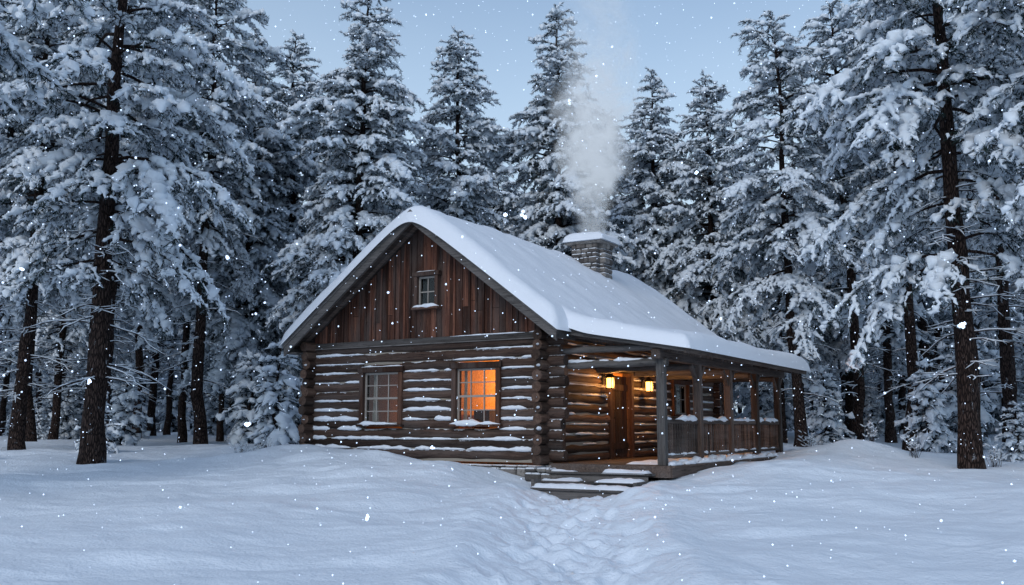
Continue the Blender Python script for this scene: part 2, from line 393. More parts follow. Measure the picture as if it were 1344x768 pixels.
def make_tree(name,H,cs,Rmax,lib_,seed,mats,tr=.22,whorl=.36,per=5,prof=.8,dead=8,irregular=.2,gapp=.1,lump=.25,top=.18,wob=.045):
    r=np.random.default_rng(seed); mb=MB()
    n=24; z=np.linspace(-.4,H,n); wx=np.cumsum(r.normal(0,wob,n)); wy=np.cumsum(r.normal(0,wob,n)); wx-=wx[1];wy-=wy[1]
    rt=tr*(1-np.clip(z/H,0,1))**.85+.015; rt[0]*=1.35; rt[1]*=1.15
    TP=np.stack([wx,wy,z],1)
    mb.tube(TP,rt,10,0,jit=.05,ref=(1,0,0))
    bins=list(lib_.keys())
    def put(zz,az,L,inc):
        b=min(bins,key=lambda q:abs(q-L)); a=lib_[b][r.integers(len(lib_[b]))]; s=L/b
        ca,sa,ci,si=math.cos(az),math.sin(az),math.cos(inc),math.sin(inc)
        Rz=np.array([[ca,-sa,0],[sa,ca,0],[0,0,1]]); Ry=np.array([[ci,0,-si],[0,1,0],[si,0,ci]])
        fl=np.diag([1,r.choice([-1,1]),1])
        off=np.array([np.interp(zz,z,wx),np.interp(zz,z,wy),zz])
        mb.addarr(a,Rz@Ry@fl*s,off)
    z0=cs*H; zz=z0; az=r.random()*6.28
    pa,pb,pc_=r.random(3)*6.28
    while zz<H-.15:
        q=(zz-z0)/(H-z0)
        R=Rmax*(1-q)**prof*min(1,.62+q*2.2)+top
        k=max(3,int(round(per*(.7+.5*(1-q)))))
        gap=r.random()<gapp
        for i in range(k):
            if gap and r.random()<.75: continue
            az+=2.399+r.normal(0,.3)
            lf_=1+lump*(math.sin(zz*1.3+pa+2*az)+.7*math.sin(zz*2.7+pb-az))+lump*.5*math.sin(zz*.8+pc_)
            L=R*max(.35,lf_)*r.uniform(1-irregular*1.6,1+irregular)
            inc=rad(-14+42*q+r.normal(0,9))
            put(zz+r.uniform(-.2,.2),az,max(.3,min(L,3.9)),inc)
        zz+=whorl*(1-.4*q)*r.uniform(.7,1.3)
    put(H-.25,0,.45,rad(80)); 
    for i in range(dead):
        zd=r.uniform(.1*H,max(cs*H+1.5,.3*H)); a=r.random()*6.28; L=r.uniform(.5,2.1)
        t=np.linspace(0,1,7)[:,None]; d=np.array([math.cos(a),math.sin(a),r.uniform(-.25,.15)])
        P=np.array([np.interp(zd,z,wx),np.interp(zd,z,wy),zd])+d*L*t+np.concatenate([r.normal(0,.05*L,(7,2)),-.25*L*t**2],1)*t
        mb.tube(P,np.linspace(.026,.005,7),4,4)
        mb.tube(P+np.array([0,0,.022]),np.array([.01,.022,.028,.02,.024,.018,.004]),5,3,sq=.7,jit=.15)
        for k in range(4):
            u=r.uniform(.3,.9); p=P[int(u*6)]; a2=a+r.choice([-1,1])*r.uniform(.5,1); l=r.uniform(.2,.6)
            PP=p+np.array([math.cos(a2),math.sin(a2),r.uniform(-.4,.1)])*l*np.linspace(0,1,4)[:,None]
            mb.tube(PP,np.linspace(.011,.004,4),3,4); mb.tube(PP+np.array([0,0,.013]),[.004,.016,.016,.003],4,3,sq=.8,jit=.1)
    return mesh_from(name,mb.arrays(),mats)
TM=[BARK,NEEDLE,FROST,TSNOW,TWIG]
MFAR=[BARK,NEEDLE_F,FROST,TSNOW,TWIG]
spr=[make_tree('spruce_a',18,.17,3.5,libH,11,TM,prof=.72,irregular=.22,whorl=.35,per=5.5,lump=.16,gapp=.06),
     make_tree('spruce_b',18,.24,3.2,libH,12,TM,prof=.66,irregular=.26,whorl=.36,per=5.5,lump=.2,gapp=.08),
     make_tree('pine_c',18,.34,3.3,libH,13,TM,prof=.55,irregular=.3,whorl=.42,dead=22,lump=.26,gapp=.14),
     make_tree('pine_d',18,.42,2.8,libH,14,TM,prof=.48,irregular=.3,whorl=.42,dead=24,lump=.28,gapp=.16,top=.3)]
hero=[make_tree('pine_hero_a',17.5,.29,3.6,libH,21,TM,tr=.27,prof=.38,whorl=.62,per=4.6,irregular=.3,dead=30,lump=.3,gapp=.12,wob=.02),
      make_tree('pine_hero_b',17.5,.31,3.7,libH,25,TM,tr=.26,prof=.38,whorl=.64,per=4.6,irregular=.33,dead=30,lump=.3,gapp=.12,wob=.02)]
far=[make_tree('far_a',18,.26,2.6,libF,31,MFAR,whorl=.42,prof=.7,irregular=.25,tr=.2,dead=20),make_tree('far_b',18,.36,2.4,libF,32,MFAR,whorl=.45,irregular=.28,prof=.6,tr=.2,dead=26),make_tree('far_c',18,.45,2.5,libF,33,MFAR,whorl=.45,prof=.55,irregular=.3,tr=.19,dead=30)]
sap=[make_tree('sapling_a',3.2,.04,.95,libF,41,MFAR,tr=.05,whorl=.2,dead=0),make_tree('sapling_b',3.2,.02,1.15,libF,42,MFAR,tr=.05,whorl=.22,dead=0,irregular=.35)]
def place(me,name,x,y,H,base,rz=None,parent=None,wide=1.0,tilt=0):
    o=D.objects.new(name,me); scene.collection.objects.link(o)
    s=H/base; o.location=(x,y,gz(x,y)-.05); o.scale=(s*wide,s*wide,s)
    k=.006 if base==17.5 else .014
    o.rotation_euler=(rng.normal(0,k)+0,rng.normal(0,k)+tilt,rng.random()*6.28 if rz is None else rz)
    if parent: o.parent=parent
    return o
place(hero[0],'pine_tree',-10.4,24,17.5,17.5,rz=.3)
place(hero[1],'pine_tree',10.9,23,17.5,17.5,rz=2.9)
place(hero[1],'pine_tree',-11.3,15.5,17.0,17.5,rz=4.0)
place(hero[0],'pine_tree',13.2,18.8,17.5,17.5,rz=1.0)
T=[(-15.4,30,17,2),(-11.6,36,19,3),(-11.6,42,19,0),(-13.8,32.5,17,3),(-16,38,20,2),(-18.5,34,18,2),(-21,42,20,3),(-6.0,35,18.2,0),(-10.6,44,19.5,1),
   (-2.3,40,18.0,1),(2.1,42,20.0,0),(7.2,46,18.6,0),(9.6,44,17.6,1),(10.2,34,16.2,2),(13.6,38,18.5,3),(14.0,34,17.5,3),(19,44,20,2),(19.6,38,19,3),(16.2,31,17,3),
   (-6.5,50,17.5,0),(-4.6,54,17.0,1),(-.8,55,18,0),(5.2,53,18.5,1),(13.5,53,17,0),(17.5,50,19,1),(22,50,20,2),(-19,27,18,3),(19.5,27,18,2),(-13,50,19,1),(-8.8,47,18.5,2)]
for x,y,H,k in T: place(spr[k],'pine_tree',x,y,H,18)
forest=empty('distant_pine_forest')
pts=[]
def farok(x,y,dm):
    return all((x-a)**2+(y-b)**2>dm*dm for a,b in pts)
tr=0
while len(pts)<235 and tr<9000:
    tr+=1
    y=rng.uniform(43,125); x=rng.uniform(-1,1)*(y*.62+8)
    if y<58 and abs(x)<y*.28: continue
    if farok(x,y,2.7+y*.010): pts.append((x,y))
for x,y in pts:
    cen=abs(x/y)<.33
    H=rng.uniform(13,17.5) if cen else rng.uniform(16,21)
    if cen: H=min(H*(y/62)**.35,y*.285)
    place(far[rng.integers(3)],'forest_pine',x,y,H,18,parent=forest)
saps=[(-7.6,31,3.4,0),(-9.8,36,3.6,0),(-12.5,29,1.8,1),(-14.6,36,3.2,0),(-6.3,33.5,3.6,1),(13.5,31,3.0,0),(15.5,33,4,1),(17.5,29,4.2,0),(12.2,37,3,1),(-17,30,2.4,0),(13.8,26.5,1.6,1)]
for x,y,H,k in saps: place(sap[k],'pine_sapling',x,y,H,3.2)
und=empty('forest_understory')
for i in range(190):
    y=rng.uniform(44,100) if i<100 else rng.uniform(65,105); x=rng.uniform(-1,1)*(y*.6+4)
    if y<50 and abs(x)<8: continue
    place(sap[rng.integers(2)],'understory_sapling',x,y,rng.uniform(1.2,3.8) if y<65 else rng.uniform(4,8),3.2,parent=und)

def shrub(x,y,h,seed):
    r=np.random.default_rng(seed); mb=MB()
    for i in range(16):
        a=r.random()*6.28; sp=r.uniform(.05,.45)*h; t=np.linspace(0,1,5)[:,None]
        P=np.array([r.normal(0,.05),r.normal(0,.05),-.1])+np.array([math.cos(a)*sp,math.sin(a)*sp,h*r.uniform(.6,1)+.1])*t+r.normal(0,.015,(5,3))*t
        mb.tube(P,np.linspace(.007,.003,5),3,0,ref=(1,0,0))
        for k in range(3):
            j=r.integers(2,5); b=r.random()*6.28; PP=P[j]+np.array([math.cos(b),math.sin(b),.6])*r.uniform(.05,.16)*np.linspace(0,1,3)[:,None]
            mb.tube(PP,[.004,.003,.002],3,0,ref=(1,0,0)); mb.tube(PP+np.array([0,0,.01]),[.004,.02,.008],4,1,ref=(1,0,0))
    mb.obj('dry_shrub',[TWIG,TSNOW],loc=(x,y,gz(x,y)))
for i,(x,y,h) in enumerate([(10.6,25.5,.7),(9.9,26.6,.5),(-7.7,27.5,.5),(-7.1,28,.6),(-13.5,25,.4),(8.9,29,.5),(12,24,.5),(-6.9,25.6,.35)]): shrub(x,y,h,60+i)

# ------------------------------------------------------------ CABIN
cabin=empty('log_cabin',(CX,CY,0),TH)
ZB,ZG=.87,3.6; NL=12; LH=(ZG-ZB)/NL
XW,YW=-6.76,10.7
RX,RZ,SL=-3.25,6.65,.766
def zr(x): return RZ-SL*abs(x-RX)
def wlog(mb,axis,c,a0,a1,zc,r,m=0,endm=None):
    n=max(3,int(abs(a1-a0)/.4)+2); t=np.linspace(a0,a1,n)
    jy=rng.normal(0,.010,n); jz=rng.normal(0,.008,n)
    P=np.stack([t,c+jy,zc+jz],1) if axis=='x' else np.stack([c+jy,t,zc+jz],1)
    mb.tube(P,r*(1+rng.normal(0,.04,n)),12,m,jit=.02,cap=True,capm=endm)
def snowline(mb,axis,c,a0,a1,z,rmin,rmax,m=0,prob=.85):
    a=a0
    while a<a1-.1:
        l=min(rng.uniform(.4,2.6),a1-a)
        if rng.random()<prob and l>.15:
            n=max(4,int(l/.07)); t=np.linspace(a,a+l,n); e=np.linspace(0,1,n)
            R=rng.uniform(rmin,rmax)*(.35+1.1*vnoise(t*4.3+z*50,t*0+z*9)+.25*rng.random(n))*np.clip(np.minimum(e,1-e)*6,.08,1)**.6
            P=np.stack([t,np.full(n,c),z-.01+R*.3],1) if axis=='x' else np.stack([np.full(n,c),t,z-.01+R*.3],1)
            mb.tube(P,R,7,m,sq=.8,jit=.08)
        a+=l+rng.uniform(0,.3)
def spans(a0,a1,z,ops):
    segs=[(a0,a1)]
    for (o0,o1,z0,z1) in ops:
        if z0-.06<z<z1+.06:
            ns=[]
            for s in segs:
                if o0>s[0] and o1<s[1]: ns+=[(s[0],o0),(o1,s[1])]
                else: ns.append(s)
            segs=ns
    return segs
fops=[(-5.12,-3.91,1.6,2.98),(-2.38,-1.16,1.6,3.0)]
sops=[(2.97,4.33,.6,2.92),(7.1,8.35,1.9,2.9)]
lf=MB(); ls=MB(); sn=MB(); ch=MB()
for i in range(NL):
    z=ZB+LH*(i+.5)
    for s0,s1 in spans(XW-.34,.44+rng.uniform(-.09,.07),z,fops): wlog(lf,'x',0.0,s0+rng.uniform(-.07,.05)*(s0<XW),s1,z,LH*.53,0)
    wlog(lf,'x',YW,XW-.3,.3,z,LH*.53,0)
    for s0,s1 in spans(XW-.1,0.1,z,fops):
        ch.box(s0+.01,s1-.01,-.05,.1,z-LH*.5-.05,z-LH*.5+.05,0)
        if i>0: snowline(sn,'x',-.080,s0,s1,z-LH*.5,.030 if i<8 else .020,.070 if i<6 else .045,prob=.93 if i<7 else .7)
for i in range(NL+1):
    z=ZB+LH*i-.0
    if i==0: z=ZB+.03
    for s0,s1 in spans(-.46,YW+.32,z,sops): wlog(ls,'y',0.0,s0+rng.uniform(-.08,.07)*(s0<0),s1,z,LH*.5,0)
    wlog(ls,'y',XW,-.40+rng.uniform(-.07,.06),YW+.3,z,LH*.52,0)
    for s0,s1 in spans(.12,YW,z,sops):
        ch.box(-.08,.075,s0+.01,s1-.01,z+LH*.5-.045,z+LH*.5+.045,0)
        if 0<i<NL: snowline(sn,'y',.085,s0,s1,z+LH*.5,.016,.03,prob=.7)
lf.obj('log_wall_front_back',[LOGX],cabin); ls.obj('log_wall_sides',[LOGY],cabin); ch.obj('chinking',[CHINK],cabin)
for i in range(NL):
    z=ZB+LH*(i+1)
    if rng.random()<.8: snowline(sn,'y',0.02,-.5,-.12,z-.0,.025,.05,prob=1)
    if rng.random()<.8: snowline(sn,'y',XW,-.42,-.1,z,.03,.05,prob=1)
    if rng.random()<.8: snowline(sn,'x',0.0,.1,.42,z-LH*.5,.025,.05,prob=1)
fd=MB()
def stones(mb,axis,c,a0,a1,z0,z1,th=.3,sz=.32):
    z=z0
    while z<z1-.02:
        hh=min(rng.uniform(.14,.22),z1-z); a=a0
        while a<a1-.02:
            w=min(rng.uniform(sz*.6,sz*1.4),a1-a)
            if w<.05: break
            d=rng.uniform(-.03,.03)
            if axis=='x': mb.box(a+.006,a+w-.006,c-th/2+d,c+th/2,z+.006,z+hh-.006,0,.004,.03)
            else: mb.box(c-th/2,c+th/2+d,a+.006,a+w-.006,z+.006,z+hh-.006,0,.004,.03)
            a+=w
        z+=hh
stones(fd,'x',0.0,XW-.15,.16,-.05,.77,.34); stones(fd,'y',0.0,.18,YW,-.05,.7,.3)
stones(fd,'y',XW,.18,YW,-.05,.77,.3); stones(fd,'x',YW,XW,.1,-.05,.77,.3)
stones(fd,'x',-.05,-.35,.3,-.05,.74,.7,.4)
fd.obj('stone_foundation',[STONE],cabin)
gb=MB()
def gable(yf,sgn,ops):
    x=XW+.02
    while x<-.02:
        w=min(rng.uniform(.13,.24),-.02-x); x1=x+w-.008
        yo=yf+sgn*rng.uniform(0,.022)
        def board(z0,z0b,z1,z1b,dy=.03,xa=x,xb=x1):
            V=[[xa,yo,z0],[xb,yo,z0],[xb,yo,z1b],[xa,yo,z1],[xa,yo-sgn*dy,z0],[xb,yo-sgn*dy,z0],[xb,yo-sgn*dy,z1b],[xa,yo-sgn*dy,z1]]
            gb.add(V,[[0,1,2,3],[4,7,6,5],[0,4,5,1],[1,5,6,2],[2,6,7,3],[3,7,4,0]],None,0)
        zt0=zr(x)-.14; zt1=zr(x1)-.14
        if x1>-3.45 and x<-2.91 and sgn<0:
            board(ZG,ZG,4.36,4.36); board(5.22,5.22,max(zt0,5.3),max(zt1,5.3))
        else:
            if rng.random()<.3 and zt0>4.6 and zt1>4.6:
                zj=rng.uniform(4.1,4.5); board(ZG-.02,ZG-.02,zj,zj); board(zj+.01,zj+.01,zt0,zt1,.026)
            else: board(ZG-.02,ZG-.02,max(zt0,ZG),max(zt1,ZG))
        if rng.random()<.75 and not(-3.62<x1<-2.72):
            xa,xb=x1-.02,x1+.03
            yo2=yf+sgn*.045
            zt=min(zr(xa),zr(xb))-.15
            if zt>ZG+.1: gb.box(xa,xb,min(yo2,yo2-sgn*.04),max(yo2,yo2-sgn*.04),ZG,zt)
        x+=w
gable(-.06,-1,None); gable(YW+.06,1,None)
gb.obj('gable_boards',[GABLE],cabin)
tm=MB()
tm.box(XW-.1,.1,-.12,.02,ZG-.05,ZG+.09,0,0,.015)
tm.box(XW-.1,.1,-.155,-.12,ZG-.07,ZG-.045,0)
tm.obj('gable_girt',[GREYX],cabin)
snowline(sn,'x',-.12,XW,0,ZG+.09,.015,.03,prob=.5)
rf=MB(); y0,y1=-.7,11.3; xl,xr=-7.15,.6
def slope(mb,xa,xb,ya,yb,za,zb,th,m=0):
    V=[[xa,ya,za],[xb,ya,zb],[xb,yb,zb],[xa,yb,za]]; V+= [[a,b,c-th] for a,b,c in V]
    mb.add(V,[[0,1,2,3],[7,6,5,4],[0,4,5,1],[1,5,6,2],[2,6,7,3],[3,7,4,0]],None,m)
slope(rf,xl,RX,y0+.03,y1-.03,zr(xl),RZ,.1); slope(rf,RX,xr,y0+.03,y1-.03,RZ,zr(xr),.1)
for k,yy in enumerate(np.arange(y0+.1,-.1,.16)):
    for xa,xb in ((xl,RX),(RX,xr)):
        slope(rf,xa,xb,yy,yy+.15,zr(xa)-.102,zr(xb)-.102,.02)
PX0,PX1,PZ0,PZ1=.45,3.25,3.74,3.24
PY0,PY1=-.12,9.45
def zp(x): return PZ0+(PZ1-PZ0)*(x-PX0)/(PX1-PX0)
slope(rf,PX0,PX1,PY0,PY1,PZ0,PZ1,.07)
rf.obj('roof_deck',[GREYY],cabin)
bb=MB()
def barge(mb,xa,xb,za,zb,y,h,th,drop=.0,m=0):
    V=[[xa,y,za-drop],[xb,y,zb-drop],[xb,y,zb-drop-h],[xa,y,za-drop-h]]; V+=[[a,b+th,c] for a,b,c in V]
    mb.add(V,[[3,2,1,0],[4,5,6,7],[0,1,5,4],[1,2,6,5],[2,3,7,6],[3,0,4,7]],None,m)
for yy in (y0-.02,y1-.03):
    barge(bb,xl-.03,RX,zr(xl-.03),RZ,yy,.29,.05,-.01); barge(bb,RX,xr+.03,RZ,zr(xr+.03),yy,.29,.05,-.01)
    barge(bb,xl-.05,RX,zr(xl-.05),RZ,yy-.025,.10,.024,-.03); barge(bb,RX,xr+.05,RZ,zr(xr+.05),yy-.025,.10,.024,-.03)
bb.box(xl-.02,xl+.03,y0,y1,zr(xl)-.24,zr(xl)-.02)
bb.box(xr-.02,xr+.03,y0,y1,zr(xr)-.24,zr(xr)-.02)
bb.box(xl+.02,XW-.05,y0+.04,-.1,zr(xl)-.25,zr(xl)-.21); 
barge(bb,PX0,PX1,PZ0,PZ1,PY0-.03,.15,.04,-.01)
bb.obj('barge_boards',[GREYX],cabin)
pb=MB()
pb.box(PX1-.01,PX1+.035,PY0-.02,PY1,PZ1-.16,PZ1+.01)
for yy in np.arange(.2,9.3,.717): pb.beam((.1,yy,zp(.1)-.13),(PX1-.03,yy,zp(PX1)-.13),.1,.12)
pb.box(2.5,2.7,-.1,9.3,2.98,3.2,0,0,.02)
pb.obj('porch_rafters',[GREYY],cabin)
tb=MB()
wlog(tb,'x',.2,.0,2.75,2.93,.085); wlog(tb,'x',.12,.1,2.9,3.24,.07)
for yy in (2.34,4.5,6.65,8.8): wlog(tb,'x',yy,.0,2.6,2.95,.08)
tb.obj('porch_tie_beams',[GREYX],cabin)
snowline(sn,'x',.18,.3,2.7,3.0,.035,.055,prob=1)
po=MB(); PY=[.2,2.34,4.5,6.65,8.8]
for i,y in enumerate(PY):
    w=.09; po.box(2.6-w,2.6+w,y-w,y+w,.3,3.0,1 if i==0 else 0,.003,.018)
    if i: po.beam((2.6,y,2.55),(2.6,y+.42,2.97),.07,.09); po.beam((2.6,y,2.55),(2.6,y-.42,2.97),.07,.09)
po.obj('porch_posts',[POST,POSTG],cabin)
fl=MB(); x=.12
while x<2.85:
    fl.box(x,x+.135,-.05,9.1,.78,.82,0,.001); x+=.142
fl.box(2.86,2.9,-.06,9.1,.58,.80); fl.box(.1,2.88,-.1,-.055,.58,.815)
for yy in np.arange(.3,9.1,.6): fl.box(2.7,2.86,yy,yy+.12,.0,.58)
fl.obj('porch_floor',[GREYY],cabin)
ra=MB()
for a,b in zip(PY[:-1],PY[1:]):
    ra.box(2.555,2.645,a+.1,b-.1,1.66,1.75,0,.003,.012); ra.box(2.565,2.635,a+.1,b-.1,.95,1.02,0,.003)
    for yy in np.arange(a+.2,b-.12,.145): ra.box(2.58,2.62,yy,yy+.045,1.015,1.665,0,.003)
    snowline(sn,'y',2.6,a+.12,b-.1,1.76,.055,.08,prob=1); snowline(sn,'y',2.66,a+.12,b-.1,.82,.07,.11,prob=1); snowline(sn,'y',2.6,a+.1,b-.1,1.02,.03,.045,prob=1)
snowline(sn,'y',2.84,0,9.0,.82,.07,.10,prob=1)
ra.box(.15,2.5,8.76,8.84,1.66,1.75,0,0,.01); ra.box(.15,2.5,8.77,8.83,.95,1.02)
for xx in np.arange(.25,2.5,.145): ra.box(xx,xx+.045,8.78,8.82,1.015,1.665)
snowline(sn,'x',8.8,.2,2.5,1.76,.045,.065,prob=1)
ra.obj('porch_railing',[GREYY],cabin)
stp=MB()
for k,(zz,yf) in enumerate(((.66,-.42),(.50,-.76),(.36,-1.1))):
    for q in range(2): stp.box(.2,2.55,yf+q*.17,yf+q*.17+.16,zz-.05,zz,0,.003,.01)
    stp.box(.24,2.5,yf+.05,yf+.08,zz-.2,zz-.052)
stp.box(.2,.27,-1.05,-.1,.1,.52);stp.box(2.48,2.55,-1.05,-.1,.1,.52)
stp.obj('porch_steps',[GREYX],cabin)
def slab(mb,x0,x1,ya,yb,z,T_,edge=.12,nz=.5,res=.05,m=0,seed=0):
    nx=max(6,int((x1-x0)/res)); ny=max(6,int((yb-ya)/res)); X,Y=np.meshgrid(np.linspace(x0,x1,nx),np.linspace(ya,yb,ny))
    d=np.minimum(np.minimum(X-x0,x1-X),np.minimum(Y-ya,yb-Y)); e=np.clip(d/edge,0,1); e=np.sqrt(1-(1-e)**2)
    Z=z-.01+T_*e*(1+nz*fbm(X*2.3+seed,Y*2.3+seed*3))
    grid(mb,X,Y,Z,m)
slab(sn,.25,.85,-.38,-.12,.66,.05,nz=1.5,seed=2); slab(sn,1.5,2.5,-.42,-.1,.66,.09,nz=1,seed=3); slab(sn,.25,1.1,-.74,-.42,.5,.04,nz=2,seed=4); slab(sn,1.5,2.5,-.76,-.42,.5,.08,nz=1,seed=8); slab(sn,.2,2.55,-1.08,-.77,.36,.06,nz=1.6,seed=5)
slab(sn,1.7,2.85,.3,9.0,.82,.07,.5,.9,seed=6)
def window(mb_f,mb_s,mb_g,axis,c,a0,a1,z0,z1,sgn,cols,rows,fw=.12):
    def B(mb,a,b,d0,d1,za,zb,bev=0):
        lo,hi=sorted((c+sgn*d0,c+sgn*d1))
        if axis=='x': mb.box(a,b,lo,hi,za,zb,0,0,bev)
        else: mb.box(lo,hi,a,b,za,zb,0,0,bev)
    B(mb_f,a0,a0+fw,-.1,.17,z0,z1,.01); B(mb_f,a1-fw,a1,-.1,.17,z0,z1,.01)
    B(mb_f,a0-.04,a1+.04,-.1,.19,z1+.002,z1+fw+.02,.01); B(mb_f,a0-.04,a1+.04,-.1,.22,z0-.06,z0-.002,.01)
    i0,i1=a0+fw,a1-fw; sw=.045
    B(mb_s,i0,i0+sw,.02,.07,z0,z1); B(mb_s,i1-sw,i1,.02,.07,z0,z1)
    B(mb_s,i0+sw,i1-sw,.022,.068,z0,z0+sw); B(mb_s,i0+sw,i1-sw,.022,.068,z1-sw,z1)
    zm=(z0+z1)/2; 
    if rows>2: B(mb_s,i0+sw,i1-sw,.015,.08,zm-.025,zm+.025)
    for k in range(1,cols):
        xx=i0+(i1-i0)*k/cols; B(mb_s,xx-.012,xx+.012,.03,.06,z0+sw,z1-sw)
    for k in range(1,rows):
        zz=z0+(z1-z0)*k/rows
        if rows>2 and k*2==rows: continue
        B(mb_s,i0+sw,i1-sw,.032,.058,zz-.012,zz+.012)
    B(mb_g,i0+.01,i1-.01,.040,.046,z0+.01,z1-.01)
wf,ws,wg=MB(),MB(),MB()
window(wf,ws,wg,'x',0,-5.17,-3.86,1.66,2.9,-1,3,4); window(wf,ws,wg,'x',0,-2.43,-1.11,1.66,2.92,-1,3,4)
window(wf,ws,wg,'x',-.02,-3.53,-2.83,4.42,5.16,-1,2,2,.09); window(wf,ws,wg,'y',0,7.08,8.37,1.95,2.8,1,3,2,.1)
wf.obj('window_frames',[FRAME],cabin); ws.obj('window_sashes',[WHITEW],cabin); wg.obj('window_glass',[GLASS],cabin)
for a,b,z in ((-5.2,-3.83,1.66),(-2.46,-1.08,1.66)):
    snowline(sn,'x',-.17,a,b,z,.06,.07,prob=1); snowline(sn,'x',-.12,a,b,z+1.38,.025,.04,prob=1)
snowline(sn,'x',-.18,-3.57,-2.79,4.42,.05,.06,prob=1); snowline(sn,'x',-.14,-3.55,-2.8,5.26,.02,.03,prob=1)
pn=MB()
pn.box(-3.8,-3.46,-.055,-.03,4.3,5.4);pn.box(-2.9,-2.55,-.055,-.03,4.3,5.4); pn.obj('attic_window_backing',[GABLE],cabin)
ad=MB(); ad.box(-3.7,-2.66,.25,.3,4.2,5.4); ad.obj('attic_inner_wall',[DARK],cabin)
it=MB()
it.box(XW+.15,-.15,.2,YW-.2,.78,.84); it.box(XW+.15,-.15,.15,YW-.2,3.45,3.52)
it.box(XW+.15,-.15,4.6,4.68,.84,3.45); it.box(-3.2,-3.12,.16,4.6,.84,3.45)
it.box(-6.6,-6.55,.16,4.6,.84,3.45); it.box(-.22,-.17,.16,2.9,.84,3.45); 
it.box(-2.9,-1.2,4.3,4.55,.84,1.75); 
for z in (1.9,2.25,2.6): it.box(-2.9,-1.9,4.35,4.58,z,z+.03)
it.obj('interior',[INT],cabin)
bk=MB(); xx=-2.88
while xx<-1.95:
    w=rng.uniform(.03,.06)
    for z in (1.93,2.28): bk.box(xx,xx+w,4.38,4.56,z,z+rng.uniform(.18,.27))
    xx+=w+.01
bk.box(-1.8,-1.0,2.0,2.6,1.5,1.56); bk.box(-1.5,-1.3,2.2,2.4,1.56,1.85); bk.box(-2.95,-2.5,1.6,2.2,.84,2.0)
bk.box(-5.6,-4.9,2.4,3.0,.84,1.8); bk.box(-4.4,-4.2,3.4,3.6,.84,2.3)
bk.obj('room_furniture',[FRAME],cabin)
cu=MB()
def curtain(a0,a1,z0,z1,y):
    X,Z=np.meshgrid(np.linspace(a0,a1,24),np.linspace(z0,z1,8)); Y=y+.03*np.sin(X*55+np.sin(Z*3))
    grid(cu,X,Y,Z)
curtain(-5.02,-4.84,1.62,2.9,.2);curtain(-4.18,-3.98,1.62,2.9,.2)
curtain(-2.3,-2.2,1.62,2.9,.2);curtain(-1.34,-1.22,1.62,2.9,.2)
cu.obj('curtains',[CURT],cabin)
def lamp(name,loc,e,c=(1,.5,.18),r=.06):
    l=D.lights.new(name,'POINT'); l.energy=e; l.color=c; l.shadow_soft_size=r
    o=D.objects.new(name,l); scene.collection.objects.link(o); o.parent=cabin; o.location=loc; return o
lamp('room_lamp',(-1.9,3.6,2.7),400,(1,.43,.09),.1); lamp('small_room_lamp',(-5.7,3.6,2.0),30,(1,.42,.11),.1)
dr=MB(); dz=.84
for k in range(6): dr.box(-.03,.03,3.12+k*.178,3.12+k*.178+.170,dz,2.86,0,.002,.008)
dr.box(.032,.055,3.14,4.17,1.05,1.2); dr.box(.032,.055,3.14,4.17,2.5,2.65)
dr.obj('front_door',[DOORM],cabin)
df=MB(); df.box(-.1,.16,2.95,3.1,.8,2.95,0,0,.01); df.box(-.1,.16,4.2,4.35,.8,2.95,0,0,.01); df.box(-.1,.18,2.9,4.4,2.952,3.08,0,0,.01); df.box(-.1,.14,3.1,4.2,.8,.838)
df.obj('door_frame',[FRAME],cabin)
dh=MB(); dh.tube([(.05,3.25,1.8),(.1,3.25,1.8),(.12,3.25,1.84),(.12,3.25,1.98),(.1,3.25,2.02),(.05,3.25,2.02)],.012,6,0,ref=(0,1,0)); dh.obj('door_handle',[DARK],cabin)
def lantern(y,z):
    e=D.objects.new('porch_lantern',None); scene.collection.objects.link(e); e.parent=cabin; e.location=(.3,y,z)
    a=MB()
    a.box(-.19,-.17,-.05,.05,-.05,.2,0); a.beam((-.18,0,.16),(0,0,.235),.02,.02); a.box(-.09,.09,-.09,.09,-.16,-.14)
    for sx in(-1,1):
        for sy in(-1,1): a.box(sx*.075-.008,sx*.075+.008,sy*.075-.008,sy*.075+.008,-.14,.11)
    V=[(-.12,-.12,.11),(.12,-.12,.11),(.12,.12,.11),(-.12,.12,.11),(0,0,.24)]
    a.add(V,[[3,2,1,0]],[[0,1,4],[1,2,4],[2,3,4],[3,0,4]],0)
    a.obj('lantern_housing',[DARK],e)
    g=MB(); g.box(-.06,.06,-.06,.06,-.13,.10,0); g.obj('lantern_glass',[FLAME],e)
    lamp('lantern_light',(.40,y,z-.02),90,(1,.42,.10),.09)
lantern(2.62,2.66); lantern(5.0,2.66)
pc=MB()
def chair(x,y):
    for dx in(0,.5):
        for dy in(0,.5): pc.box(x+dx-.025,x+dx+.025,y+dy-.025,y+dy+.025,.82,1.27 if dx else 1.8)
    for k in range(5): pc.box(x+.0+k*.105,x+.09+k*.105,y-.03,y+.53,1.25,1.275)
    for k in range(5): pc.box(x-.015,x+.01,y+.04+k*.095,y+.1+k*.095,1.3,1.82)
    for dy in(-.03,.49): pc.box(x-.02,x+.55,y+dy,y+dy+.05,1.48,1.51); pc.box(x+.475,x+.525,y+dy,y+dy+.05,1.27,1.48)
chair(.55,5.5); pc.obj('porch_chair',[POST],cabin)
